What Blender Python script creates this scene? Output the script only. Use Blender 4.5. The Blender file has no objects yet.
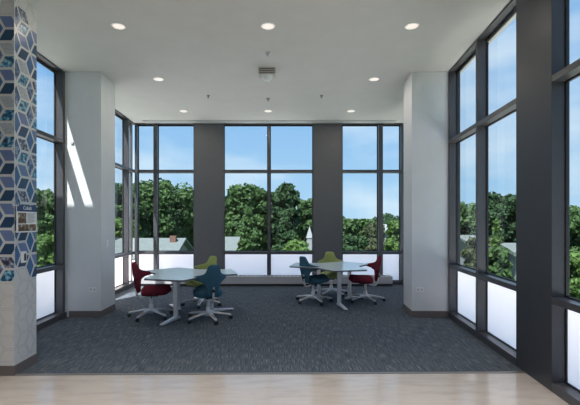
import bpy, bmesh, math, random
import numpy as np
from mathutils import Vector, Matrix
R = math.radians
sc = bpy.context.scene
COL = sc.collection
random.seed(7)

# ------------------------------------------------------------------ camera
E = 1.57                 # eye height
F = 400.0                # focal length in pixels of the 580-wide frame
VX, VY = 269.5, 222.0    # vanishing point in the frame
cam = bpy.data.cameras.new('camera'); camo = bpy.data.objects.new('camera', cam); COL.objects.link(camo)
camo.location = (0, 0, E); camo.rotation_euler = (R(90), 0, 0)
cam.sensor_fit = 'HORIZONTAL'; cam.sensor_width = 36; cam.lens = 36*F/580
cam.shift_x = (290-VX)/580; cam.shift_y = (VY-202.5)/580
cam.clip_end = 500
sc.camera = camo
# ------------------------------------------------------------------ view
sc.view_settings.view_transform = 'Standard'; sc.view_settings.look = 'None'
sc.view_settings.gamma = 1; sc.view_settings.exposure = 0.42
sc.view_settings.use_curve_mapping = False
# ------------------------------------------------------------------ sky
W = bpy.data.worlds.new('sky'); sc.world = W; W.use_nodes = True
nt = W.node_tree; nt.nodes.clear()
def N(t, **k):
    n = nt.nodes.new(t)
    for a, b in k.items(): setattr(n, a, b)
    return n
tc = N('ShaderNodeTexCoord'); sep = N('ShaderNodeSeparateXYZ')
nt.links.new(tc.outputs['Generated'], sep.inputs[0])
ramp = N('ShaderNodeValToRGB')
cr = ramp.color_ramp
cr.elements[0].position = 0.0; cr.elements[0].color = (0.46, 0.70, 0.92, 1)
cr.elements[1].position = 0.32; cr.elements[1].color = (0.25, 0.50, 0.86, 1)
e_ = cr.elements.new(1.0); e_.color = (0.17, 0.36, 0.72, 1)
nt.links.new(sep.outputs['Z'], ramp.inputs[0])
mp = N('ShaderNodeMapping'); mp.inputs['Scale'].default_value = (2.2, 2.2, 7.0); mp.inputs['Location'].default_value = (0.35, 0.0, 0.2)
nt.links.new(tc.outputs['Generated'], mp.inputs[0])
nz = N('ShaderNodeTexNoise'); nz.inputs['Scale'].default_value = 1.3; nz.inputs['Detail'].default_value = 6; nz.inputs['Roughness'].default_value = .5
nt.links.new(mp.outputs[0], nz.inputs[0])
cl = N('ShaderNodeValToRGB'); cl.color_ramp.elements[0].position = .43; cl.color_ramp.elements[0].color = (0,0,0,1)
cl.color_ramp.elements[1].position = .72; cl.color_ramp.elements[1].color = (.75,.75,.75,1)
nt.links.new(nz.outputs[0], cl.inputs[0])
mx = N('ShaderNodeMixRGB'); mx.inputs[2].default_value = (0.86, 0.95, 1.02, 1)
nt.links.new(cl.outputs[0], mx.inputs[0]); nt.links.new(ramp.outputs[0], mx.inputs[1])
bg = N('ShaderNodeBackground'); bg.inputs[1].default_value = 0.95
out = N('ShaderNodeOutputWorld')
nt.links.new(mx.outputs[0], bg.inputs[0]); nt.links.new(bg.outputs[0], out.inputs[0])
# ------------------------------------------------------------------ sun
sun = bpy.data.lights.new('sun', 'SUN'); sun.energy = 12.0; sun.angle = R(.6); sun.color = (1, .97, .93)
suno = bpy.data.objects.new('sun', sun); COL.objects.link(suno)
sd = Vector((1, 1.75, -3.33)).normalized()
suno.rotation_euler = sd.to_track_quat('-Z', 'Y').to_euler(); suno.location = (-20, -30, 40)
# ------------------------------------------------------------------ unseen fill lamps added in the hall behind the camera
def area(name, loc, sx, sy, power, color=(1, .93, .85)):
    l = bpy.data.lights.new(name, 'AREA'); l.shape = 'RECTANGLE'; l.size = sx; l.size_y = sy; l.energy = power; l.color = color
    o = bpy.data.objects.new(name, l); COL.objects.link(o); o.location = loc; return o
area('hall_fill', (-3.2, -1.5, 4.0), 1.6, 2.5, 18)
area('hall_fill', (0.0, -1.5, 4.0), 1.6, 2.5, 18)
for hx in (-2.4, -.9, .6, 2.0):
    area('floor_fill', (hx, 2.7, 4.0), .25, .25, 7, (1, .95, .9)).data.spread = R(75)  # unseen narrow lamps added to brighten the stone floor

# ================================================================== materials
MATS = {}
def mat(name, col, rough=.6, metal=0.0, spec=.5):
    m = bpy.data.materials.new(name); m.use_nodes = True
    p = m.node_tree.nodes['Principled BSDF']
    p.inputs['Base Color'].default_value = (*col, 1); p.inputs['Roughness'].default_value = rough
    p.inputs['Metallic'].default_value = metal; p.inputs['Specular IOR Level'].default_value = spec
    MATS[name] = m; return m
def noise_mat(name, stops, scale=(1, 1, 1), nscale=5, detail=4, rough=.6, metal=0, bump=0, spec=.5, nrough=.55, coords='Object', kind='noise'):
    m = mat(name, stops[0][1], rough, metal, spec); t = m.node_tree; p = t.nodes['Principled BSDF']
    c = t.nodes.new('ShaderNodeTexCoord'); mpn = t.nodes.new('ShaderNodeMapping'); mpn.inputs['Scale'].default_value = scale
    t.links.new(c.outputs[coords], mpn.inputs[0])
    if kind == 'noise':
        n = t.nodes.new('ShaderNodeTexNoise'); n.inputs['Scale'].default_value = nscale
        n.inputs['Detail'].default_value = detail; n.inputs['Roughness'].default_value = nrough; o = n.outputs[0]
    else:
        n = t.nodes.new('ShaderNodeTexVoronoi'); n.inputs['Scale'].default_value = nscale; o = n.outputs['Color']
    t.links.new(mpn.outputs[0], n.inputs[0])
    r = t.nodes.new('ShaderNodeValToRGB'); r.color_ramp.elements[0].position = stops[0][0]; r.color_ramp.elements[0].color = (*stops[0][1], 1)
    r.color_ramp.elements[1].position = stops[-1][0]; r.color_ramp.elements[1].color = (*stops[-1][1], 1)
    for q, cc in stops[1:-1]:
        e = r.color_ramp.elements.new(q); e.color = (*cc, 1)
    t.links.new(o, r.inputs[0]); t.links.new(r.outputs[0], p.inputs['Base Color'])
    if bump:
        b = t.nodes.new('ShaderNodeBump'); b.inputs['Strength'].default_value = bump; b.inputs['Distance'].default_value = .01
        t.links.new(o, b.inputs['Height']); t.links.new(b.outputs[0], p.inputs['Normal'])
    return m
M_ceil = noise_mat('ceiling_paint', [(.3, (.62, .595, .57)), (.7, (.65, .625, .60))], nscale=3, rough=.85, spec=.2)
M_wall = noise_mat('white_wall_paint', [(.3, (.66, .67, .69)), (.7, (.69, .70, .72))], nscale=4, rough=.6, spec=.3)
M_frame = noise_mat('bronze_aluminium', [(.3, (.082, .08, .088)), (.7, (.092, .09, .098))], nscale=8, rough=.32, metal=.25)
M_clad = noise_mat('dark_cladding', [(.3, (.056, .058, .067)), (.7, (.062, .065, .075))], nscale=6, rough=.45, metal=.35)
M_clad_back = noise_mat('grey_cladding', [(.3, (.125, .125, .132)), (.7, (.135, .135, .142))], nscale=6, rough=.5, metal=.2)
M_gasket = mat('black_gasket', (.012, .012, .014), .5)
M_kick = mat('dark_kick', (.03, .028, .03), .6)
M_conv = noise_mat('convector_enamel', [(.3, (.42, .42, .44)), (.7, (.45, .45, .47))], nscale=5, rough=.45)
M_base = mat('rubber_base', (.15, .125, .12), .55)
M_strip = mat('threshold_metal', (.30, .28, .27), .4, .6)
M_carpet = noise_mat('striped_carpet', [(.38, (.056, .072, .090)), (.54, (.10, .12, .145)), (.66, (.31, .30, .29))],
                     scale=(150, 5, 1), nscale=1.0, detail=3, rough=.95, spec=.1, nrough=.7, bump=.3)
M_tile = noise_mat('polished_stone', [(.25, (.47, .405, .35)), (.5, (.57, .50, .44)), (.8, (.63, .565, .505))],
                   scale=(1.2, 5, 1), nscale=2.2, detail=8, rough=.13, spec=.6, nrough=.65)
M_white = mat('white_plastic', (.88, .88, .88), .4)
M_black = mat('black_plastic', (.015, .015, .017), .45)
M_alu = noise_mat('polished_aluminium', [(.3, (.66, .66, .68)), (.7, (.72, .72, .74))], nscale=9, rough=.32, metal=.4)
M_tan = mat('tan_foot_pad', (.42, .28, .2), .6)
M_lam = noise_mat('pale_laminate', [(.3, (.76, .85, .89)), (.7, (.79, .88, .92))], nscale=5, rough=.16, spec=.5)
M_edge = mat('table_edge', (.12, .12, .13), .5)
M_red = noise_mat('red_wool', [(.35, (.145, .018, .032)), (.65, (.20, .028, .045))], nscale=90, rough=.95, bump=.3, spec=.1)
M_blue = noise_mat('teal_blue_wool', [(.35, (.040, .115, .170)), (.65, (.062, .155, .22))], nscale=90, rough=.95, bump=.3, spec=.1)
M_green = noise_mat('lime_green_wool', [(.35, (.31, .36, .12)), (.65, (.39, .44, .17))], nscale=90, rough=.95, bump=.3, spec=.1)
M_bounce = noise_mat('white_bounce_surface', [(.3, (.86, .82, .79)), (.7, (.90, .86, .83))], nscale=2, rough=.8)  # white of the added terrace that bounces sunlight
M_grass = noise_mat('lawn', [(.3, (.05, .09, .025)), (.7, (.10, .15, .045))], nscale=.6, rough=.95)
M_shingle = noise_mat('grey_shingles', [(.3, (.085, .105, .105)), (.7, (.12, .14, .14))], scale=(1, 1, 6), nscale=3, rough=.9)
M_brick = noise_mat('chimney_brick', [(.3, (.10, .05, .04)), (.7, (.17, .085, .06))], scale=(1, 1, 4), nscale=4, rough=.9)
M_siding = noise_mat('pale_siding', [(.3, (.20, .22, .23)), (.7, (.25, .27, .28))], scale=(1, 1, 8), nscale=2, rough=.8)
M_dwin = mat('dark_window', (.03, .04, .05), .15)
M_bark = noise_mat('bark', [(.3, (.05, .035, .025)), (.7, (.10, .075, .055))], nscale=3, rough=.95)
def leaf_mat(name, a, b):
    m = noise_mat(name, [(.3, a), (.7, b)], nscale=.55, detail=6, rough=.7, spec=.25, nrough=.7)
    t = m.node_tree; p = t.nodes['Principled BSDF']
    tr = t.nodes.new('ShaderNodeBsdfTranslucent'); ms = t.nodes.new('ShaderNodeMixShader'); ms.inputs[0].default_value = .25
    cs = p.inputs['Base Color'].links[0].from_socket; t.links.new(cs, tr.inputs[0])
    t.links.new(p.outputs[0], ms.inputs[1]); t.links.new(tr.outputs[0], ms.inputs[2])
    t.links.new(ms.outputs[0], t.nodes['Material Output'].inputs[0]); return m
L_dark = leaf_mat('dark_leaves', (.018, .048, .022), (.048, .094, .036))
L_mid = leaf_mat('green_leaves', (.030, .072, .025), (.078, .14, .044))
L_light = leaf_mat('bright_leaves', (.055, .11, .028), (.11, .19, .05))
L_olive = leaf_mat('olive_leaves', (.045, .07, .03), (.10, .11, .055))
# clear glass
def glass(name, tint, refl):
    m = bpy.data.materials.new(name); m.use_nodes = True; t = m.node_tree; t.nodes.clear()
    tr = t.nodes.new('ShaderNodeBsdfTransparent'); tr.inputs[0].default_value = (*tint, 1)
    gl = t.nodes.new('ShaderNodeBsdfGlossy'); gl.inputs['Roughness'].default_value = .01
    fr = t.nodes.new('ShaderNodeFresnel'); fr.inputs[0].default_value = refl
    ms = t.nodes.new('ShaderNodeMixShader'); o = t.nodes.new('ShaderNodeOutputMaterial')
    t.links.new(fr.outputs[0], ms.inputs[0]); t.links.new(tr.outputs[0], ms.inputs[1]); t.links.new(gl.outputs[0], ms.inputs[2])
    t.links.new(ms.outputs[0], o.inputs[0]); return m
M_glass = glass('clear_glass', (.74, .79, .80), 1.35)
# frosted infill: passes and scatters daylight
m = bpy.data.materials.new('frosted_glass'); m.use_nodes = True; t = m.node_tree; t.nodes.clear()
tl = t.nodes.new('ShaderNodeBsdfTranslucent'); tl.inputs[0].default_value = (1.0, .91, .88, 1)
df = t.nodes.new('ShaderNodeBsdfDiffuse'); df.inputs[0].default_value = (.85, .85, .86, 1)
ms = t.nodes.new('ShaderNodeMixShader'); ms.inputs[0].default_value = .12
o_ = t.nodes.new('ShaderNodeOutputMaterial')
t.links.new(tl.outputs[0], ms.inputs[1]); t.links.new(df.outputs[0], ms.inputs[2]); t.links.new(ms.outputs[0], o_.inputs[0])
M_frost = m
def emis(name, col, s):
    m = bpy.data.materials.new(name); m.use_nodes = True; p = m.node_tree.nodes['Principled BSDF']
    p.inputs['Emission Color'].default_value = (*col, 1); p.inputs['Emission Strength'].default_value = s
    p.inputs['Base Color'].default_value = (.8, .8, .8, 1); return m
M_lamp = emis('lamp_lens', (1, .80, .66), .55)

# ================================================================== helpers
def tag(o, label=None, cat=None, group=None, kind=None):
    if label: o['label'] = label
    if cat: o['category'] = cat
    if group: o['group'] = group
    if kind: o['kind'] = kind
    return o
def empty(name, loc=(0, 0, 0), rz=0):
    o = bpy.data.objects.new(name, None); COL.objects.link(o); o.location = loc; o.rotation_euler.z = rz
    o.empty_display_size = .2; return o
def mesh_obj(name, verts, faces, m, parent=None, smooth=False, mi=None):
    me = bpy.data.meshes.new(name); me.from_pydata([tuple(v) for v in verts], [], faces); me.update()
    mats = m if isinstance(m, (list, tuple)) else [m]
    for q in mats: me.materials.append(q)
    if mi is not None: me.polygons.foreach_set('material_index', mi)
    if smooth: me.polygons.foreach_set('use_smooth', [True]*len(me.polygons))
    o = bpy.data.objects.new(name, me); COL.objects.link(o)
    if parent: o.parent = parent
    return o
class MB:
    def __init__(s): s.v = []; s.f = []; s.mi = []
    def add(s, vs, fs, mi=0):
        b = len(s.v); s.v += [tuple(v) for v in vs]; s.f += [tuple(b+i for i in f) for f in fs]; s.mi += [mi]*len(fs); return s
    def box(s, x0, x1, y0, y1, z0, z1, mi=0, M=None):
        vs = [Vector((x, y, z)) for z in (z0, z1) for (x, y) in ((x0, y0), (x1, y0), (x1, y1), (x0, y1))]
        if M: vs = [M @ v for v in vs]
        return s.add(vs, [(0, 3, 2, 1), (4, 5, 6, 7), (0, 1, 5, 4), (1, 2, 6, 5), (2, 3, 7, 6), (3, 0, 4, 7)], mi)
    def prism(s, pts, z0, z1, mi=0, mtop=None):
        n = len(pts); vs = [(x, y, z0) for x, y in pts]+[(x, y, z1) for x, y in pts]
        s.add(vs, [tuple(range(n-1, -1, -1))]+[(i, (i+1) % n, n+(i+1) % n, n+i) for i in range(n)], mi)
        s.add([(x, y, z1) for x, y in pts], [tuple(range(n))], mi if mtop is None else mtop); return s
    def lathe(s, prof, n=24, mi=0, loc=(0, 0, 0), M=None):
        vs = []; 
        for r, z in prof:
            for k in range(n):
                a = 2*math.pi*k/n; v = Vector((r*math.cos(a), r*math.sin(a), z))
                v = (M @ v) if M else v
                vs.append(v+Vector(loc))
        fs = []
        for i in range(len(prof)-1):
            for k in range(n):
                fs.append((i*n+k, i*n+(k+1) % n, (i+1)*n+(k+1) % n, (i+1)*n+k))
        fs.append(tuple(range(n-1, -1, -1))); L = (len(prof)-1)*n; fs.append(tuple(L+k for k in range(n)))
        return s.add(vs, fs, mi)
    def tube(s, pts, rad, n=10, mi=0, flat=1.0):
        pts = [Vector(p) for p in pts]; rs = rad if isinstance(rad, (list, tuple)) else [rad]*len(pts)
        vs = []; up = Vector((0, 0, 1))
        for i, p in enumerate(pts):
            d = (pts[min(i+1, len(pts)-1)]-pts[max(i-1, 0)]).normalized()
            a = d.cross(up); a = a.normalized() if a.length > 1e-4 else Vector((0, 1, 0)); b = a.cross(d)
            for k in range(n):
                t = 2*math.pi*k/n; vs.append(p+a*math.cos(t)*rs[i]+b*math.sin(t)*rs[i]*flat)
        fs = [(i*n+k, i*n+(k+1) % n, (i+1)*n+(k+1) % n, (i+1)*n+k) for i in range(len(pts)-1) for k in range(n)]
        fs += [tuple(range(n-1, -1, -1)), tuple((len(pts)-1)*n+k for k in range(n))]
        return s.add(vs, fs, mi)
    def build(s, name, m, parent=None, smooth=False, bevel=0):
        o = mesh_obj(name, s.v, s.f, m, parent, smooth, s.mi)
        bm = bmesh.new(); bm.from_mesh(o.data); bmesh.ops.recalc_face_normals(bm, faces=bm.faces); bm.to_mesh(o.data); bm.free()
        if smooth:
            try: o.data.set_sharp_from_angle(angle=R(40))
            except Exception: pass
        if bevel:
            bv = o.modifiers.new('bevel', 'BEVEL'); bv.width = bevel; bv.segments = 2; bv.limit_method = 'ANGLE'
        return o
def struct(o): o['kind'] = 'structure'; return o
def children(o): return [c for c in bpy.data.objects if c.parent == o]
def copy_tree(o, parent=None):
    c = o.copy(); COL.objects.link(c)
    if parent: c.parent = parent
    for ch in children(o): copy_tree(ch, c)
    return c

# ================================================================== the shell
CZ = 4.05                         # ceiling height
XL = -3.38                        # inner face of left window wall
YB = 10.02                        # inner face of back wall
RA, RS = 2.173, 0.118             # right wall: X = RA + RS*Y
def RX(y): return RA+RS*y
GD = 0.13                         # glass recess
# floors
struct(mesh_obj('floor', [(-3.7, 4.10, 0), (2.9, 4.18, 0), (3.6, 10.35, 0), (-3.7, 10.35, 0)], [(0, 1, 2, 3)], M_carpet))
struct(mesh_obj('floor_stone', [(-6.2, -4.2, 0), (2.2, -4.2, 0), (2.9, 4.18, 0), (-6.2, 4.061, 0)], [(0, 1, 2, 3)], M_tile))
b = MB(); b.add([(-2.62, 4.09, .0), (2.665, 4.155, .0), (2.665, 4.19, .0), (-2.62, 4.125, .0), (-2.62, 4.09, .006), (2.665, 4.155, .006), (2.665, 4.19, .006), (-2.62, 4.125, .006)],
      [(4, 5, 6, 7), (0, 1, 5, 4), (2, 3, 7, 6), (1, 2, 6, 5), (3, 0, 4, 7)])
struct(b.build('trim_1', M_strip))
# ceiling with roof slab
b = MB(); b.prism([(-6.3, -4.3), (RX(-4.3)+.3, -4.3), (RX(10.3)+.2, 10.22), (XL-.2, 10.22), (XL-.2, 4.0), (-6.3, 4.0)], CZ, CZ+.35)
struct(b.build('ceiling', M_ceil))
# hall walls out of frame
b = MB(); b.box(-6.3, -6.1, -4.3, 4.0, 0, CZ); struct(b.build('wall_hall_left', M_wall))
b = MB(); b.box(-6.1, RX(-4.1), -4.3, -4.1, 0, CZ); struct(b.build('wall_hall_rear', M_wall))
# tiled end wall at left
TX, TY0, TY1 = -2.61, 4.09, 4.48
b = MB(); b.box(-6.1, TX, TY0, TY1, 0, CZ); tw = struct(b.build('wall_left_tiled', noise_mat('tile_body', [(.3, (.62, .62, .61)), (.7, (.66, .66, .65))], nscale=3, rough=.35)))
b = MB(); b.box(-6.3, XL-.2, TY0-2.5, TY1, CZ+.35, 5.9); struct(b.build('wall_parapet', M_siding))
b = MB(); b.box(-6.1, TX+.008, TY0-.008, TY1+.008, 0, .1); struct(b.build('baseboard_left_tiled', M_base))
# columns
def column(name, pts):
    b = MB(); b.prism(pts, 0, CZ); struct(b.build(name, M_wall))
cl_pts = [(XL-.02, 6.61), (-2.785, 6.61), (-2.785, 7.21), (XL-.02, 7.21)]
column('wall_left_column', cl_pts)
b = MB(); b.box(XL+.07, -2.777, 6.602, 7.218, 0, .1); struct(b.build('baseboard_left', M_base))
cr_pts = [(2.358, 6.62), (RX(6.62)+.02, 6.60), (RX(7.22)+.02, 7.22), (2.427, 7.24)]
column('wall_right_column', cr_pts)
b = MB(); b.prism([(2.349, 6.612), (RX(6.62)-.0, 6.592), (RX(7.22), 7.228), (2.418, 7.248)], 0, .1); struct(b.build('baseboard_right', M_base))
# exterior wall pieces behind columns
b = MB(); b.box(XL-.19, XL-.02, 6.62, 7.20, 0, CZ); struct(b.build('wall_left', M_clad))

# ------------------------------------------------------------------ window walls
win_n = [0]
def frame(P, ang):   # local x along the wall, local y outward, z up
    return Matrix.Translation(Vector((P[0], P[1], 0))) @ Matrix.Rotation(ang, 4, 'Z')
ZR0, ZR1, ZT0, ZT1, ZH = .812, .875, 2.865, 2.925, 4.01
def window(Mx, s0, s1, mull, mw=.055, curb=True, jamb=(.03, .03), cd=0.0, dz=0.0):
    """one glazed bay from s0 to s1; mull = list of mullion centres inside"""
    win_n[0] += 1
    zr0, zr1, zt0, zt1 = ZR0+dz, ZR1+dz, ZT0+dz, ZT1+dz
    r = struct(empty('window_%d' % win_n[0])); r.matrix_world = Mx
    D = GD+.012
    ms = []
    if jamb[0]: ms.append((s0, s0+jamb[0]))
    for q in mull: ms.append((q-mw/2, q+mw/2))
    if jamb[1]: ms.append((s1-jamb[1], s1))
    for a, c in ms:
        b = MB(); b.box(a, c, 0, D, .085, CZ); b.build('mullion', M_frame, r, bevel=.003)
    edges = ([s0] if not jamb[0] else [])+[v for m_ in ms for v in m_]+([s1] if not jamb[1] else [])
    if jamb[0]: edges = edges[1:]
    if jamb[1]: edges = edges[:-1]
    bays = [(edges[i], edges[i+1]) for i in range(0, len(edges)-1, 2)]
    b = MB()
    b.box(s0, s1, 0-cd, D, 0, .085); b.box(s0, s1, -cd-.0, .006-cd, 0, .004)
    b.build('sill', M_frame, r, bevel=.004)
    for a, c in bays:
        for (z0, z1, nm) in ((zr0, zr1, 'rail'), (zt0, zt1, 'transom')):
            b = MB(); b.box(a, c, 0.001, D, z0, z1); b.build(nm, M_frame, r, bevel=.003)
        b = MB(); b.box(a, c, 0, .012, CZ-.022, CZ); b.box(a, c, .012, D, CZ-.012, CZ); b.box(a, c, GD-.01, D, ZH, CZ-.012); b.build('head_rail', M_frame, r, bevel=.003)
        # black gaskets round the lites
        g = MB()
        for z0, z1 in ((.085, zr0), (zr1, zt0), (zt1, ZH)):
            w = .014
            g.box(a, a+w, GD-.015, GD+.01, z0, z1); g.box(c-w, c, GD-.015, GD+.01, z0, z1)
            g.box(a+w, c-w, GD-.015, GD+.01, z0, z0+w); g.box(a+w, c-w, GD-.015, GD+.01, z1-w, z1)
        g.build('gasket', M_gasket, r)
        for z0, z1 in ((zr1, zt0), (zt1, ZH)):
            b = MB(); b.add([(a, GD, z0), (c, GD, z0), (c, GD, z1), (a, GD, z1)], [(0, 1, 2, 3)]); b.build('glass_pane', M_glass, r)
        b = MB(); b.add([(a, GD, .085), (c, GD, .085), (c, GD, zr0), (a, GD, zr0)], [(0, 1, 2, 3)]); b.build('frosted_panel', M_frost, r)
    return r
# left wall: local x = +Y, outward = -X
ML = frame((XL, 0), R(90))
window(ML, 4.48, 6.61, [5.47], jamb=(.06, .07), cd=.03)
window(ML, 7.21, 10.19, [8.40, 9.60], jamb=(.06, 0), cd=.03, dz=-.045)
# right wall: local x = -dir so that outward is +X ; use direction along -Y
ar = math.atan2(-1, -RS); 
MR = frame((RA, 0), ar)
q = math.sqrt(1+RS*RS)
def sr(y): return -y*q
window(MR, sr(6.63), sr(4.361), [sr(5.445)], jamb=(.07, 0))
window(MR, sr(3.70), sr(.20), [sr(2.5), sr(1.35)], jamb=(0, .03))
window(MR, sr(-.45), sr(-4.1), [sr(-1.65), sr(-2.9)], jamb=(.03, .03))
window(MR, sr(10.15), sr(7.22), [sr(9.2), sr(8.2)], jamb=(0, .03), dz=-.045)
for (a, c, ex) in ((4.361, 3.70, 1), (.20, -.45, 2)):
    b = MB(); b.box(sr(a), sr(c), 0, .155, 0.0, CZ, M=MR); struct(b.build('wall_right', M_clad, bevel=.003))
b = MB(); b.box(sr(7.2), sr(6.64), .03, .20, 0, CZ, M=MR); struct(b.build('wall_right', M_clad))
# dark seams on panel
# back wall: local x = +X, outward = +Y
MBk = frame((0, YB), 0)
window(MBk, XL+.0, -1.885, [-2.865], mw=.09, jamb=(.055, .02), dz=-.045)
window(MBk, -1.165, 1.115, [-.012], mw=.07, jamb=(.02, .02), dz=-.045)
window(MBk, 1.816, 3.34, [2.79], mw=.105, jamb=(.02, .04), dz=-.045)
for x0, x1 in ((-1.885, -1.165), (1.115, 1.816)):
    b = MB(); b.box(x0, x1, 0, .155, 0, CZ, M=MBk); struct(b.build('wall_back', M_clad_back, bevel=.003))
# corner posts at the glass line
b = MB(); b.box(XL-GD-.05, XL-GD+.02, YB+GD-.02, YB+GD+.05, 0, CZ); struct(b.build('trim_2', M_frame))
b = MB(); b.box(3.34, 3.62, YB+GD-.06, YB+GD+.06, 0, CZ); struct(b.build('trim_3', M_frame))
# linear air slot in the ceiling by the back windows
b = MB(); b.box(-3.1, 3.1, 9.76, 9.98, CZ-.012, CZ+.0); 
ls = struct(b.build('trim_4', mat('slot_white', (.70, .70, .66), .5)))
b = MB(); b.box(-3.1, 3.1, 9.745, 9.76, CZ-.014, CZ); b.box(-3.1, 3.1, 9.98, 9.995, CZ-.014, CZ)
for k in range(5): b.box(-3.1, 3.1, 9.79+.035*k, 9.795+.035*k, CZ-.016, CZ-.011)
b.build('slot_vane', M_conv, ls)
# convector along the back wall
cv = empty('convector_cabinet', (0, 9.88, 0))
b = MB(); b.box(-3.15, 3.0, -.14, .135, .06, .245); b.build('enclosure', M_conv, cv, bevel=.008)
b = MB(); b.box(-3.15, 3.0, -.11, .135, 0, .06); b.build('kick_plate', M_kick, cv)
b = MB()
for k in range(60): b.box(-3.0+.098*k, -2.93+.098*k, -.05, .06, .245, .247)
b.build('outlet_grille', M_kick, cv)
tag(cv, 'long low grey convector cabinet on the carpet beneath the back windows', 'heater')

# ================================================================== hexagon mural on the tiled wall end
M_t = [noise_mat('tile_mid_blue', [(.3, (.03, .115, .27)), (.7, (.04, .135, .31))], nscale=9, rough=.3),
       noise_mat('tile_lavender', [(.3, (.13, .19, .37)), (.7, (.15, .215, .41))], nscale=9, rough=.3),
       noise_mat('tile_deep_blue', [(.3, (.008, .045, .11)), (.7, (.013, .06, .14))], nscale=9, rough=.3),
       noise_mat('tile_photo_teal', [(.36, (.008, .02, .05)), (.5, (.015, .17, .32)), (.64, (.35, .62, .75))], nscale=26, detail=5, rough=.3),
       noise_mat('tile_photo_grey', [(.36, (.02, .02, .04)), (.5, (.10, .12, .20)), (.64, (.50, .52, .58))], nscale=30, detail=5, rough=.3),
       noise_mat('tile_photo_blue', [(.36, (.015, .03, .09)), (.5, (.06, .13, .28)), (.66, (.35, .48, .62))], nscale=24, detail=5, rough=.3),
       noise_mat('tile_script', [(.45, (.36, .40, .46)), (.6, (.50, .53, .57))], scale=(1, 1, 3), nscale=40, detail=2, rough=.3),
       mat('tile_joint', (.36, .35, .34), .5)]
rs = random.Random(5)
hexm = MB(); lines = MB()
S = .158; ins = .0135
def clip(poly, umin, umax):
    for (sgn, lim) in ((1, umin), (-1, umax)):
        o = []
        for i in range(len(poly)):
            a, c = poly[i], poly[(i+1) % len(poly)]
            ia, ic = sgn*(a[0]-lim) >= 0, sgn*(c[0]-lim) >= 0
            if ia: o.append(a)
            if ia != ic:
                t = (lim-a[0])/(c[0]-a[0]); o.append((lim, a[1]+t*(c[1]-a[1])))
        poly = o
        if len(poly) < 3: return []
    return poly
def inset(p, d):
    n = len(p); out = []
    for i in range(n):
        a, b_, c = Vector(p[i-1]), Vector(p[i]), Vector(p[(i+1) % n])
        d1 = (a-b_).normalized(); d2 = (c-b_).normalized(); bis = (d1+d2).normalized()
        s_ = abs(d1.x*d2.y-d1.y*d2.x); half = math.sqrt(max(1e-6, (1-d1.dot(d2))/2))
        out.append(tuple(b_+bis*(d/half)))
    return out
def put(mb, poly, face, h, mi):
    if len(poly) < 3: return
    def P(u, z, hh): return (u, TY0-hh, z) if face == 'front' else (TX+hh, u, z)
    n = len(poly); vs = [P(u, z, 0) for u, z in poly]+[P(u, z, h) for u, z in poly]
    mb.add(vs, [tuple(range(n, 2*n))]+[(i, (i+1) % n, n+(i+1) % n, n+i) for i in range(n)], mi)
def mural(face, umin, umax, uoff):
    cols = int((umax-umin)/(1.5*S))+4
    for c in range(-2, cols):
        for r_ in range(0, 16):
            cu = umin+uoff+c*1.5*S; cz = .13+r_*math.sqrt(3)*S+(c % 2)*math.sqrt(3)*S/2
            if cu < umin-S or cu > umax+S or cz > CZ-.05: continue
            V = [(cu+S*math.cos(R(60*k)), cz+S*math.sin(R(60*k))) for k in range(6)]
            C0 = (cu, cz)
            rh = [[C0, V[0], V[1], V[2]], [C0, V[2], V[3], V[4]], [C0, V[4], V[5], V[0]]]
            pic = 1.08 < cz < 3.70
            kind = rs.choice(['solid', 'photo', 'solid', 'photo'] + (['script'] if 1.4 < cz < 3.4 else []))
            if kind == 'solid': mm = [1, 0, 2]
            elif kind == 'photo': mm = [4, 5, 3]
            else: mm = [6, 5, 3]
            for k in range(3):
                if min(z for _, z in rh[k]) < .105 or max(z for _, z in rh[k]) > CZ: continue
                if pic: put(hexm, clip(inset(rh[k], ins), umin, umax), face, .002, mm[k])
                else:
                    o1 = inset(rh[k], .008); i1 = inset(rh[k], .0105)
                    for q in range(4):
                        qd = clip([o1[q], o1[(q+1) % 4], i1[(q+1) % 4], i1[q]], umin, umax)
                        put(hexm, qd, face, .0008, 7)
mural('front', -3.4, TX, -.02)
mural('side', TY0+.012, TY1, .10)
mu = hexm.build('hexagon_mural', M_t, tw)
mu['label'] = 'blue and photo-printed rhombus tiles set as hexagons'

# sign on the tiled wall
sg = empty('wall_sign', (TX+.03, 4.255, 1.605))
b = MB(); b.box(-.004, .004, -.175, .175, -.145, .145); b.build('panel', M_white, sg, bevel=.002)
b = MB(); b.box(.004, .006, -.175, .175, .075, .145); b.build('header_band', mat('navy_band', (.02, .06, .16), .4), sg)
b = MB(); b.box(.004, .0055, -.155, -.02, -.05, .06); b.box(.004, .0055, -.155, .155, -.13, -.06)
b.build('photo', noise_mat('sign_photo', [(.35, (.05, .03, .02)), (.5, (.20, .08, .05)), (.6, (.25, .26, .16)), (.7, (.6, .6, .62))], nscale=22, detail=3, rough=.5), sg)
b = MB()
for k in range(9): b.box(.004, .0048, .0, .15-.02*(k % 3), .052-.0115*k, .056-.0115*k)
b.build('text_lines', mat('ink', (.2, .2, .22), .6), sg)
for yy in (-.165, .165):
    for zz in (-.135, .135):
        b = MB(); b.lathe([(.008, -.03), (.008, .012), (.006, .014)], 12, M=Matrix.Rotation(R(90), 4, 'Y'), loc=(0, yy, zz)); b.build('standoff', M_alu, sg)
cu = bpy.data.curves.new('txt', 'FONT'); cu.body = 'Cobalt'; cu.size = .055; cu.extrude = .0006; cu.align_x = 'CENTER'
to = bpy.data.objects.new('txt', cu); COL.objects.link(to)
bpy.context.view_layer.update()
me = bpy.data.meshes.new_from_object(to.evaluated_get(bpy.context.evaluated_depsgraph_get()))
bpy.data.objects.remove(to)
me.materials.clear(); me.materials.append(M_white)
lt = bpy.data.objects.new('lettering', me); COL.objects.link(lt); lt.parent = sg
lt.rotation_euler = (R(90), 0, R(90)); lt.location = (.0068, 0, .095)
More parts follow.
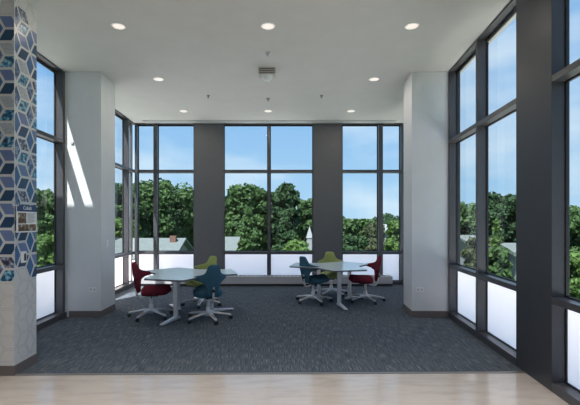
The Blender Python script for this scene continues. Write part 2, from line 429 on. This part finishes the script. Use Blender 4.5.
tag(sg, 'white information panel with navy header reading Cobalt on the tiled wall', 'sign')
pl = empty('door_placard', (TX+.003, 4.235, 1.20))
b = MB(); b.box(-.003, .012, -.04, .04, -.06, .06); b.build('plate', M_white, pl, bevel=.002)
b = MB(); b.box(.012, .0135, -.005, .028, -.04, .035); b.build('label_window', M_black, pl)
tag(pl, 'small white wall device with a dark window below the sign on the tiled wall', 'wall device')

# outlets, switch, detector dot
def outlet(x, y, z, label):
    o = empty('wall_outlet', (x, y, z))
    b = MB(); b.box(-.058, .058, -.008, 0, -.036, .036); b.build('cover_plate', M_white, o, bevel=.002)
    for s_ in (-.028, .028):
        b = MB(); b.box(s_-.018, s_+.018, -.010, -.008, -.022, .022); f_ = b.build('socket', mat('socket_face', (.6, .6, .6), .4), o)
        b = MB(); b.box(s_-.008, s_-.005, -.0108, -.010, -.008, .010); b.box(s_+.005, s_+.008, -.0108, -.010, -.008, .010); b.build('slot', M_black, f_)
    tag(o, label, 'outlet')
outlet((93-VX)*6.61/F, 6.61, E-67.5*6.61/F, 'white double wall outlet low on the left white column')
outlet((419.5-VX)*6.62/F, 6.612, E-67.5*6.62/F, 'white double wall outlet low on the right white column')
o = empty('wall_button', ((72.5-VX)*6.61/F, 6.61, E+79*6.61/F))
b = MB(); b.lathe([(.028, 0), (.028, .010), (.02, .018)], 20, M=Matrix.Rotation(R(90), 4, 'X')); b.build('cap', M_conv, o, smooth=True)
tag(o, 'small round grey sensor high on the left white column', 'sensor')
o = empty('light_switch', (-2.785, 6.86, 1.20))
b = MB(); b.box(0, .008, -.036, .036, -.06, .06); b.build('cover_plate', M_white, o, bevel=.002)
b = MB(); b.box(.008, .012, -.014, .014, -.03, .03); b.build('rocker', M_white, o)
tag(o, 'white light switch on the side face of the left white column', 'light switch')

# ================================================================== ceiling fittings
def downlight(x, y, label):
    o = empty('downlight', (x, y, CZ))
    b = MB(); b.lathe([(.092, 0), (.092, -.004), (.078, -.006)], 32); 
    b.build('trim_ring', M_white, o, smooth=True)
    b = MB(); b.lathe([(.072, -.0065), (.072, -.0075)], 32); b.build('lens', M_lamp, o)
    l = bpy.data.lights.new('downlight_lamp', 'AREA'); l.shape = 'DISK'; l.size = .16; l.energy = 3.5; l.color = (1, .88, .76)
    lo = bpy.data.objects.new('downlight_lamp', l); COL.objects.link(lo); lo.location = (x, y, CZ-.02)
    tag(o, label, 'ceiling light', 'recessed downlights in the white ceiling')
for x, y, l in ((-1.91, 5.06, 'round recessed downlight in the nearest ceiling row, on the left'), (-.02, 5.06, 'round recessed downlight in the nearest ceiling row, in the middle'),
                (1.80, 5.06, 'round recessed downlight in the nearest ceiling row, on the right'),
                (-1.926, 6.94, 'round recessed downlight left of the ceiling detector'), (1.813, 6.94, 'round recessed downlight right of the ceiling detector'),
                (-1.92, 8.94, 'small round downlight near the back windows, on the left'), (-.03, 8.94, 'small round downlight near the back windows, in the middle'),
                (1.82, 8.94, 'small round downlight near the back windows, on the right')):
    downlight(x, y, l)
o = empty('ceiling_detector', (-.04, 6.52, CZ))
b = MB(); b.box(-.135, .135, -.10, .10, -.10, 0); b.build('housing', mat('grey_housing', (.52, .50, .47), .5), o, bevel=.008)
b = MB()
for k in range(3): b.box(-.125, .125, -.104, -.10, -.092+.032*k, -.078+.032*k)
b.build('vent_slot', mat('brown_slot', (.14, .11, .09), .6), o)
b = MB(); b.lathe([(.10, -.10), (.10, -.125), (.085, -.165), (.05, -.19), (.01, -.198)], 28); b.build('dome', mat('frosted_dome', (.75, .76, .76), .15), o, smooth=True)
tag(o, 'boxy ceiling detector with a pale dome hanging from the ceiling centre', 'detector')
def sprinkler(x, y, s_, label, m):
    o = empty('sprinkler_head', (x, y, CZ))
    b = MB(); b.lathe([(.038*s_, 0), (.034*s_, -.008)], 20); b.build('escutcheon', m, o)
    b = MB(); b.tube([(-.014, 0, -.006), (-.018, 0, -.03), (0, 0, -.05)], .004); b.tube([(.014, 0, -.006), (.018, 0, -.03), (0, 0, -.05)], .004)
    b.lathe([(.012, -.008), (.009, -.03)], 10)
    b.build('frame_arm', m, o)
    b = MB(); b.lathe([(.02*s_, -.05), (.02*s_, -.053)], 16); b.build('deflector', m, o)
    tag(o, label, 'sprinkler')
M_dalu = mat('dull_metal', (.25, .26, .28), .4, .7)
sprinkler(-.03, 5.85, 1.0, 'pale sprinkler head in the ceiling between the middle downlight and the detector', M_conv)
sprinkler(-.03, 8.03, 1.2, 'dark sprinkler head in the ceiling just behind the detector', M_dalu)
sprinkler(-1.20, 7.84, .9, 'dark sprinkler head in the ceiling above the left table', M_dalu)
sprinkler(1.02, 7.84, .9, 'dark sprinkler head in the ceiling above the right table', M_dalu)

# ================================================================== tables
TZ = .715
def table(cx, cy, angs, legs, label, rad=.80, hw=.33, notch=.50):
    t = empty('meeting_table', (cx, cy, 0))
    pts = []
    for a in sorted(R(x) for x in angs):
        ax = Vector((math.cos(a), math.sin(a))); pr = Vector((-ax.y, ax.x))
        n0 = a-R(60); nn = Vector((math.cos(n0), math.sin(n0)))*notch
        pts.append(nn)
        e0 = ax*rad-pr*hw; e1 = ax*rad+pr*hw
        for p in (e0, e1):
            other = e1 if p is e0 else e0
            inn = nn if p is e0 else Vector((math.cos(a+R(60)), math.sin(a+R(60))))*notch
            d1 = (other-p).normalized()*.035; d2 = (inn-p).normalized()*.035
            seq = [p+d2, p+(d1+d2)*.28, p+d1]
            pts += seq if p is e0 else seq[::-1]
    b = MB(); b.prism([tuple(p) for p in pts], TZ-.028, TZ-.004); b.build('edge_band', M_edge, t)
    b = MB(); b.prism([tuple(p) for p in pts], TZ-.004, TZ); b.build('tabletop', M_lam, t)
    for lx, ly in legs:
        d = Vector((lx-cx, ly-cy)).normalized(); ang = math.atan2(d.y, d.x)
        Mx = Matrix.Translation(Vector((lx-cx, ly-cy, 0))) @ Matrix.Rotation(ang, 4, 'Z')
        b = MB(); b.box(-.022, .022, -.035, .035, .055, TZ-.028, M=Mx); lg = b.build('leg', M_alu, t, bevel=.006)
        b = MB()
        xs = [-.10, -.02, .06, .40]; hs = [.045, .062, .060, .032]
        vs = []
        for x, h in zip(xs, hs):
            for yy in (-.032, .032):
                for zz in (.012, h): vs.append(Mx @ Vector((x, yy, zz)))
        fs = [(0, 1, 3, 2), (12, 14, 15, 13)]
        for i in range(3):
            k = i*4; fs += [(k, k+4, k+5, k+1), (k+2, k+3, k+7, k+6), (k+1, k+5, k+7, k+3), (k, k+2, k+6, k+4)]
        b.add(vs, fs); b.build('foot', M_alu, lg, bevel=.006)
        for x in (-.08, .37):
            b = MB(); b.lathe([(.018, 0), (.018, .013)], 12, loc=Mx @ Vector((x, 0, 0))); b.build('glide', M_black, lg)
    b = MB(); 
    for lx, ly in legs: b.tube([(0, 0, TZ-.045), (lx-cx, ly-cy, TZ-.045)], .017)
    b.build('underframe', M_alu, t)
    tag(t, label, 'table', 'three-winged meeting tables')
table(-1.385, 6.74, (-105, 15, 135), [(-1.50, 6.40), (-1.0, 6.95), (-1.64, 7.15)], 'pale three-winged meeting table on grey T legs, the left and nearer one')
table(1.24, 7.88, (-75, 165, 45), [(1.30, 7.46), (1.62, 8.10), (1.0, 8.12)], 'pale three-winged meeting table on grey legs, the right and farther one')

# ================================================================== chairs
def sm(t): return t*t*(3-2*t)
def interp(tab, x):
    for i in range(len(tab)-1):
        if x <= tab[i+1][0]:
            t = (x-tab[i][0])/(tab[i+1][0]-tab[i][0]); return tab[i][1]+(tab[i+1][1]-tab[i][1])*t
    return tab[-1][1]
def make_chair(m, label, loc, face, group='saddle-seat office chairs around the tables'):
    """local +X is forward"""
    t = empty('office_chair', loc, face)
    # saddle seat
    nu, nv = 22, 20
    top = []; bot = []
    outl = [(0, .12), (.06, .20), (.2, .235), (.38, .235), (.58, .20), (.8, .185), (.93, .165), (1, .12)]
    x0, x1 = -.13, .32
    for i in range(nu+1):
        u = .5-.5*math.cos(math.pi*i/nu); x = x0+(x1-x0)*u; hw = interp(outl, u)
        for j in range(nv+1):
            v = -math.cos(math.pi*j/nv); y = hw*v
            edge = max(0, 1-abs(v)**3.2)**.5 * max(0, 1-abs(2*u-1)**9)**.5
            zt = .45+.055*edge+.022*(2*u-1)**2*(1-abs(v))+ .018*math.exp(-(v*2.2)**2)*(1 if u > .4 else u/.4)-.03*abs(v)**2*(u > .0)*(.3+.7*u)
            zb = .45-.085*edge+.02*u-.03*abs(v)**2
            top.append((x, y, zt)); bot.append((x, y, zb))
    n = nv+1; off = len(top); fs = []
    for i in range(nu):
        for j in range(nv):
            a = i*n+j; fs.append((a, a+n, a+n+1, a+1)); fs.append((off+a, off+a+1, off+a+n+1, off+a+n))
    for i in range(nu):
        for j in (0, nv):
            a = i*n+j; fs.append((a, off+a, off+a+n, a+n))
    for j in range(nv):
        for i in (0, nu):
            a = i*n+j; fs.append((a, a+1, off+a+1, off+a))
    b = MB(); b.add(top+bot, fs); b.build('seat', m, t, smooth=True)
    # winged backrest
    hwt = [(.40, .055), (.42, .075), (.48, .095), (.55, .115), (.60, .135), (.635, .18), (.655, .27), (.68, .31), (.70, .30), (.725, .24), (.75, .165), (.78, .13), (.85, .105), (.89, .092), (.91, .06)]
    zs = [.40+.51*i/40 for i in range(41)]; nv = 20
    fr = []; bk = []
    for z in zs:
        hw = interp(hwt, z); tz = (z-.40)/.51
        lean = -.20-.085*tz
        edz = (max(0, 1-(2*tz-1)**8))**.5
        for j in range(nv+1):
            v = -math.cos(math.pi*j/nv); y = hw*v
            wing = max(0, (abs(y)-.08)/.225)
            cx = lean+.19*wing**1.35
            zz = z+.012*wing
            th = .025*edz*max(0, 1-abs(v)**3)**.5*(1-.35*min(1, wing))+.002
            fr.append((cx+th, y*(1-.04*min(1, wing)), zz)); bk.append((cx-th, y*(1-.04*min(1, wing)), zz))
    n = nv+1; off = len(fr); fs = []
    for i in range(len(zs)-1):
        for j in range(nv):
            a = i*n+j; fs.append((a, a+1, a+n+1, a+n)); fs.append((off+a, off+a+n, off+a+n+1, off+a+1))
        for j in (0, nv):
            a = i*n+j; fs.append((a, a+n, off+a+n, off+a))
    for i in (0, len(zs)-1):
        for j in range(nv):
            a = i*n+j; fs.append((a, off+a, off+a+1, a+1))
    b = MB(); b.add(fr+bk, fs); bk_ = b.build('backrest', m, t, smooth=True)
    b = MB(); b.lathe([(.026, 0), (.026, .03), (.02, .04)], 16, M=Matrix.Rotation(R(-90), 4, 'Y'), loc=(-.235, 0, .50)); b.build('adjuster_knob', M_black, bk_, smooth=True)
    # curved bracket from the seat to the back
    b = MB(); b.tube([(0, 0, .36), (-.07, 0, .335), (-.15, 0, .318), (-.20, 0, .325), (-.235, 0, .36), (-.243, 0, .42), (-.252, 0, .50), (-.258, 0, .56)], .017, 10)
    b.build('back_bracket', M_alu, t, smooth=True)
    b = MB(); b.box(-.07, .13, -.055, .055, .345, .395); b.box(-.045, .02, -.12, .12, .362, .378); b.build('tilt_mechanism', M_black, t, bevel=.008)
    b = MB(); b.tube([(.03, -.05, .365), (.05, -.14, .36), (.06, -.18, .352)], [.007, .007, .012], 8); b.build('lever', M_black, t)
    b = MB(); b.lathe([(.034, .10), (.034, .20), (.030, .205), (.024, .21), (.024, .352)], 18); b.build('gas_lift', M_alu, t, smooth=True)
    b = MB(); b.lathe([(.03, .062), (.052, .07), (.055, .11), (.045, .14), (.036, .15)], 20); b.build('hub', M_alu, t, smooth=True)
    for k in range(5):
        a = R(72*k+36); c, s_ = math.cos(a), math.sin(a)
        P = lambda r, z: (r*c, r*s_, z)
        b = MB(); b.tube([P(.03, .11), P(.12, .112), P(.24, .095), P(.335, .078), P(.37, .068)], [.040, .035, .029, .025, .018], 10, flat=.62)
        lg = b.build('leg', M_alu, t, smooth=True)
        b = MB(); b.tube([P(.17, .120), P(.25, .109), P(.33, .094)], [.016, .018, .015], 8, flat=.25); b.build('foot_pad', M_tan, lg)
        b = MB(); Mw = Matrix.Rotation(a+R(25*(k-2)), 4, 'Z') @ Matrix.Rotation(R(90), 4, 'X')
        for sgn in (-1, 1):
            b.lathe([(.014, -.011), (.028, -.010), (.030, 0), (.028, .010), (.014, .011)], 18, M=Mw, loc=Vector(P(.36, .030))+ (Mw.to_3x3() @ Vector((0, 0, sgn*.015))))
        b.lathe([(.008, .03), (.008, .075)], 8, loc=(P(.36, 0)))
        b.build('caster', M_black, lg, smooth=True)
    tag(t, label, 'chair', group)
    return t
make_chair(M_red, 'dark red saddle-seat office chair at the left table, nearest the left windows', (-1.96, 6.62, 0), R(0))
make_chair(M_blue, 'teal blue saddle-seat office chair with its back to the camera at the left table', (-.985, 6.42, 0), R(118))
make_chair(M_green, 'lime green saddle-seat office chair tucked behind the left table', (-1.27, 7.58, 0), R(232))
make_chair(M_blue, 'teal blue saddle-seat office chair at the left end of the right table', (.86, 7.86, 0), R(38))
make_chair(M_green, 'lime green saddle-seat office chair behind the right table, facing the camera', (1.33, 8.62, 0), R(268))
make_chair(M_red, 'dark red saddle-seat office chair at the right end of the right table', (1.90, 7.92, 0), R(178))

# ================================================================== outdoors
GZ = -4.6
struct(mesh_obj('ground', [(-160, -80, GZ), (160, -80, GZ), (160, 240, GZ), (-160, 240, GZ)], [(0, 1, 2, 3)], M_grass))
# unseen white terrace on three sides, added to bounce sun into the frosted panels
b = MB(); b.prism([(-7.5, 4.6), (XL-.24, 4.6), (XL-.24, YB+.26), (RX(10)+.28, YB+.26), (RX(-6)+.28, -6), (6.3, -6), (6.3, 17), (-7.5, 17)], -.5, -.06)
struct(b.build('bounce_terrace', M_bounce))
b = MB(); b.prism([(-7.4, -6), (6.2, -6), (6.2, 16.9), (-7.4, 16.9)], GZ, -.5)
struct(b.build('wall_lower_storey', M_siding))

def foliage(kind, seed, r, h, leaf, n=15000):
    """crown in metres: radius r, bottom at z 0, top at z h; clumps of small leaf blades"""
    g = np.random.default_rng(seed)
    if kind == 'cone':
        k = int(40+12*h/r); zc = g.random(k)**1.3*.95; rr = (1-zc)*.8*np.sqrt(g.random(k)); br = .14+.22*(1-zc)
    else:
        k = int(34+26*h/r); zc = g.random(k)*.93; prof = np.sqrt(np.maximum(.02, 1-np.abs((zc-.5)/.56)**2.6)); rr = prof*(.25+.62*g.random(k)); br = .17+.19*g.random(k)
    an = g.random(len(zc))*2*np.pi
    C = np.stack([rr*np.cos(an)*r, rr*np.sin(an)*r, zc*h], 1); br = br*r
    C[:, 2] = br*.5+zc*(h-1.35*br)
    wts = br**2/np.sum(br**2); ci = g.choice(len(zc), n, p=wts)
    d = g.normal(size=(n, 3)); d /= np.linalg.norm(d, axis=1, keepdims=True)
    rad = br[ci]*(.62+.45*g.random(n)**.6)
    P = C[ci]+d*rad[:, None]*np.array([1, 1, .8])
    P[:, 2] = np.maximum(P[:, 2], 0)
    nrm = d*.8+g.normal(size=(n, 3))*.6; nrm /= np.linalg.norm(nrm, axis=1, keepdims=True)
    a = np.cross(nrm, g.normal(size=(n, 3))); a /= np.linalg.norm(a, axis=1, keepdims=True); b_ = np.cross(nrm, a)
    s_ = leaf*(.5+.9*g.random(n))[:, None]
    V = np.stack([P-a*s_, P-b_*s_*.6, P+a*s_, P+b_*s_*.6], 1).reshape(-1, 3)
    me = bpy.data.meshes.new('foliage'); me.vertices.add(4*n); me.vertices.foreach_set('co', V.ravel())
    me.loops.add(4*n); me.loops.foreach_set('vertex_index', np.arange(4*n)); me.polygons.add(n)
    me.polygons.foreach_set('loop_start', np.arange(n)*4); me.polygons.foreach_set('loop_total', np.full(n, 4)); me.update(calc_edges=True)
    return me
tr_i = [0]
def tree(px, ytop, Y, wpx, m, label, kind='round', zbot=None, group='trees outside the windows', X=None):
    tr_i[0] += 1
    x = (px-VX)*Y/F; zt = E+(VY-ytop)*Y/F; r = wpx*Y/F/2
    zb = GZ+.4 if zbot is None else zbot
    root = empty('tree' if kind == 'round' else 'conifer_tree', (x, Y, GZ))
    me = foliage(kind, tr_i[0], r, zt-zb, min(.3, .0048*Y+.02)); me.materials.append(m)
    f = bpy.data.objects.new('foliage', me); COL.objects.link(f); f.parent = root
    f.location = (0, 0, zb-GZ)
    b = MB(); h = (zt-zb)*.6+zb-GZ
    b.tube([(0, 0, -.1), (.05*r, 0, h*.4), (-.03*r, .04*r, h)], [.07*r+.08, .05*r+.05, .03], 9)
    for k in range(4):
        a = k*1.6+.3; z0 = h*(.45+.1*k); b.tube([(0, 0, z0), (.4*r*math.cos(a), .4*r*math.sin(a), z0+.25*r)], [.05*r, .02], 6)
    b.build('trunk', M_bark, root)
    tag(root, label, 'tree', group); return root
T = tree
T(158, 172, 47, 72, L_mid, 'tall full green tree behind the grey roof in the leftmost back window')
T(186, 184, 50, 40, L_light, 'lighter green tree at the right edge of the leftmost back window')
T(120, 174, 42, 50, L_mid, 'green tree seen through the side window behind the left column')
T(249, 177, 48, 46, L_mid, 'large green tree left of centre in the middle back window')
T(284, 178, 47, 33, L_dark, 'dark green tree right of centre in the middle back window')
T(310, 194, 52, 32, L_mid, 'lower green tree at the right edge of the middle back window')
T(227, 192, 60, 20, L_olive, 'thin tree with sky gaps at the left edge of the middle back window')
T(248, 203, 36, 36, L_mid, 'pointed bushy conifer in front of the large middle window tree', 'cone')
T(285, 212, 38, 46, L_dark, 'dark bushy evergreen low in the middle back window', 'cone')
T(297, 236, 33, 34, L_light, 'low bright shrub along the bottom of the middle back window')
T(341, 214, 55, 18, L_dark, 'dark tree at the left edge of the right back window')
T(361, 214, 52, 44, L_mid, 'round green tree in the right back window')
T(374, 220, 44, 22, L_olive, 'olive green tree beside the pale building')
T(353, 232, 36, 30, L_dark, 'low dark bush in the right back window')
T(372, 236, 38, 26, L_olive, 'low brownish bush in the right back window')
T(398, 216, 34, 22, L_light, 'bright green tree right of the pale building')
T(390, 211, 95, 44, L_dark, 'distant dark treetops above the pale building')
# right-hand side
T(464, 196, 34, 50, L_mid, 'green tree in the farther right-hand window')
T(452, 214, 40, 40, L_dark, 'dark tree behind the right column')
T(500, 184, 30, 46, L_dark, 'tall dark evergreen in the nearer right-hand window')
T(520, 190, 30, 44, L_mid, 'green tree hidden partly by the dark cladding panel')
T(480, 232, 24, 30, L_olive, 'low grey-green shrub outside the right-hand windows')
T(497, 214, 22, 26, L_light, 'pointed light green conifer outside the nearer right-hand window', 'cone')
T(580, 196, 24, 50, L_mid, 'green tree at the far right edge of the view')
T(560, 240, 20, 50, L_light, 'bright shrub at the far right edge of the view')
T(440, 205, 60, 60, L_mid, 'far green tree beyond the right column')
T(496, 240, 19, 30, L_mid, 'low green shrub at the foot of the dark evergreen outside the nearer right-hand window')
# left-hand side
T(45, 180, 26, 44, L_mid, 'bright green tree filling the front left window')
T(10, 172, 26, 50, L_mid, 'green tree hidden behind the tiled wall')
T(84, 176, 30, 50, L_dark, 'green tree hidden behind the left column')
T(48, 226, 20, 44, L_light, 'sunlit shrub low in the front left window')
T(125, 214, 36, 30, L_light, 'lighter shrub in the side window behind the left column')
for k, (px, yt) in enumerate(((100, 204), (150, 206), (200, 207), (232, 208), (262, 207), (292, 210), (325, 215), (352, 221), (420, 211), (460, 208), (505, 206), (550, 205), (600, 206))):
    T(px, yt, 88, 66, L_dark, 'distant tree in the dark tree line on the horizon', group='distant tree line')

# houses
def house(x0, x1, y0, y1, ze, zr, label, chim=None, mroof=M_shingle, wins=()):
    h = empty('house', ((x0+x1)/2, (y0+y1)/2, GZ)); cx, cy = (x0+x1)/2, (y0+y1)/2
    a, c = (x1-x0)/2, (y1-y0)/2
    b = MB(); b.box(-a, a, -c, c, 0, ze-GZ)
    b.add([(-a, -c, ze-GZ), (-a, c, ze-GZ), (-a, 0, zr-GZ), (a, -c, ze-GZ), (a, c, ze-GZ), (a, 0, zr-GZ)], [(0, 1, 2), (3, 5, 4)])
    b.build('house_wall', M_siding, h)
    b = MB(); o_ = .4
    sl = (zr-ze)/c; z_e = ze-GZ-o_*sl; zz = zr-GZ
    for sg_ in (-1, 1):
        vs = [(-a-o_, sg_*(c+o_), z_e+.05), (a+o_, sg_*(c+o_), z_e+.05), (a+o_, 0, zz+.05), (-a-o_, 0, zz+.05)]
        vs += [(v[0], v[1], v[2]+.18) for v in vs]
        b.add(vs, [(0, 1, 2, 3), (4, 7, 6, 5), (0, 4, 5, 1), (1, 5, 6, 2), (2, 6, 7, 3), (3, 7, 4, 0)])
    b.build('roof', mroof, h)
    for wx in wins:
        b = MB(); b.box(wx-cx-.5, wx-cx+.5, -c-.05, -c+.02, 1.2, 2.6); b.build('house_window', M_dwin, h)
    if chim:
        b = MB(); b.box(chim-cx-.22, chim-cx+.22, -.9, -.45, ze-GZ, zr-GZ+.42); b.build('chimney', M_brick, h)
    tag(h, label, 'house'); return h
def zat(y, Y): return E+(VY-y)*Y/F
house(-12.5, -6.75, 27, 34, zat(260, 27), zat(241, 30.5), 'house with grey shingle roof and brick chimney in the leftmost back window', chim=(175.5-VX)*30.5/F, wins=(-10, -8))
house(-6.0, -3.3, 37, 42, zat(251, 37), zat(239, 39.5), 'pale roofed house at the left edge of the middle back window', wins=(-4.5,))
house(14.6, 20.0, 52, 60, zat(232, 52), zat(226, 56), 'white building between trees in the right back window', mroof=M_siding, wins=(15.6,))
house(14.6, 16.2, 29, 32, zat(244, 29), zat(238, 30.5), 'grey roofed house low in the farther right-hand window', wins=(15.4,))
house(13.0, 13.9, 21, 23, zat(254, 21), zat(247, 22), 'small grey roofed house low in the nearer right-hand window')
# spire
o = empty('church_spire', ((309.5-VX)*41/F, 41, GZ))
b = MB(); b.box(-.28, .28, -.28, .28, 0, zat(238, 41)-GZ); b.build('tower', M_siding, o)
b = MB(); z0 = zat(238, 41)-GZ; z1 = zat(226, 41)-GZ
b.add([(-.34, -.34, z0), (.34, -.34, z0), (.34, .34, z0), (-.34, .34, z0), (0, 0, z1)], [(0, 1, 4), (1, 2, 4), (2, 3, 4), (3, 0, 4), (0, 3, 2, 1)]); b.build('steeple', M_siding, o)
tag(o, 'pale pointed spire low at the right edge of the middle back window', 'spire')
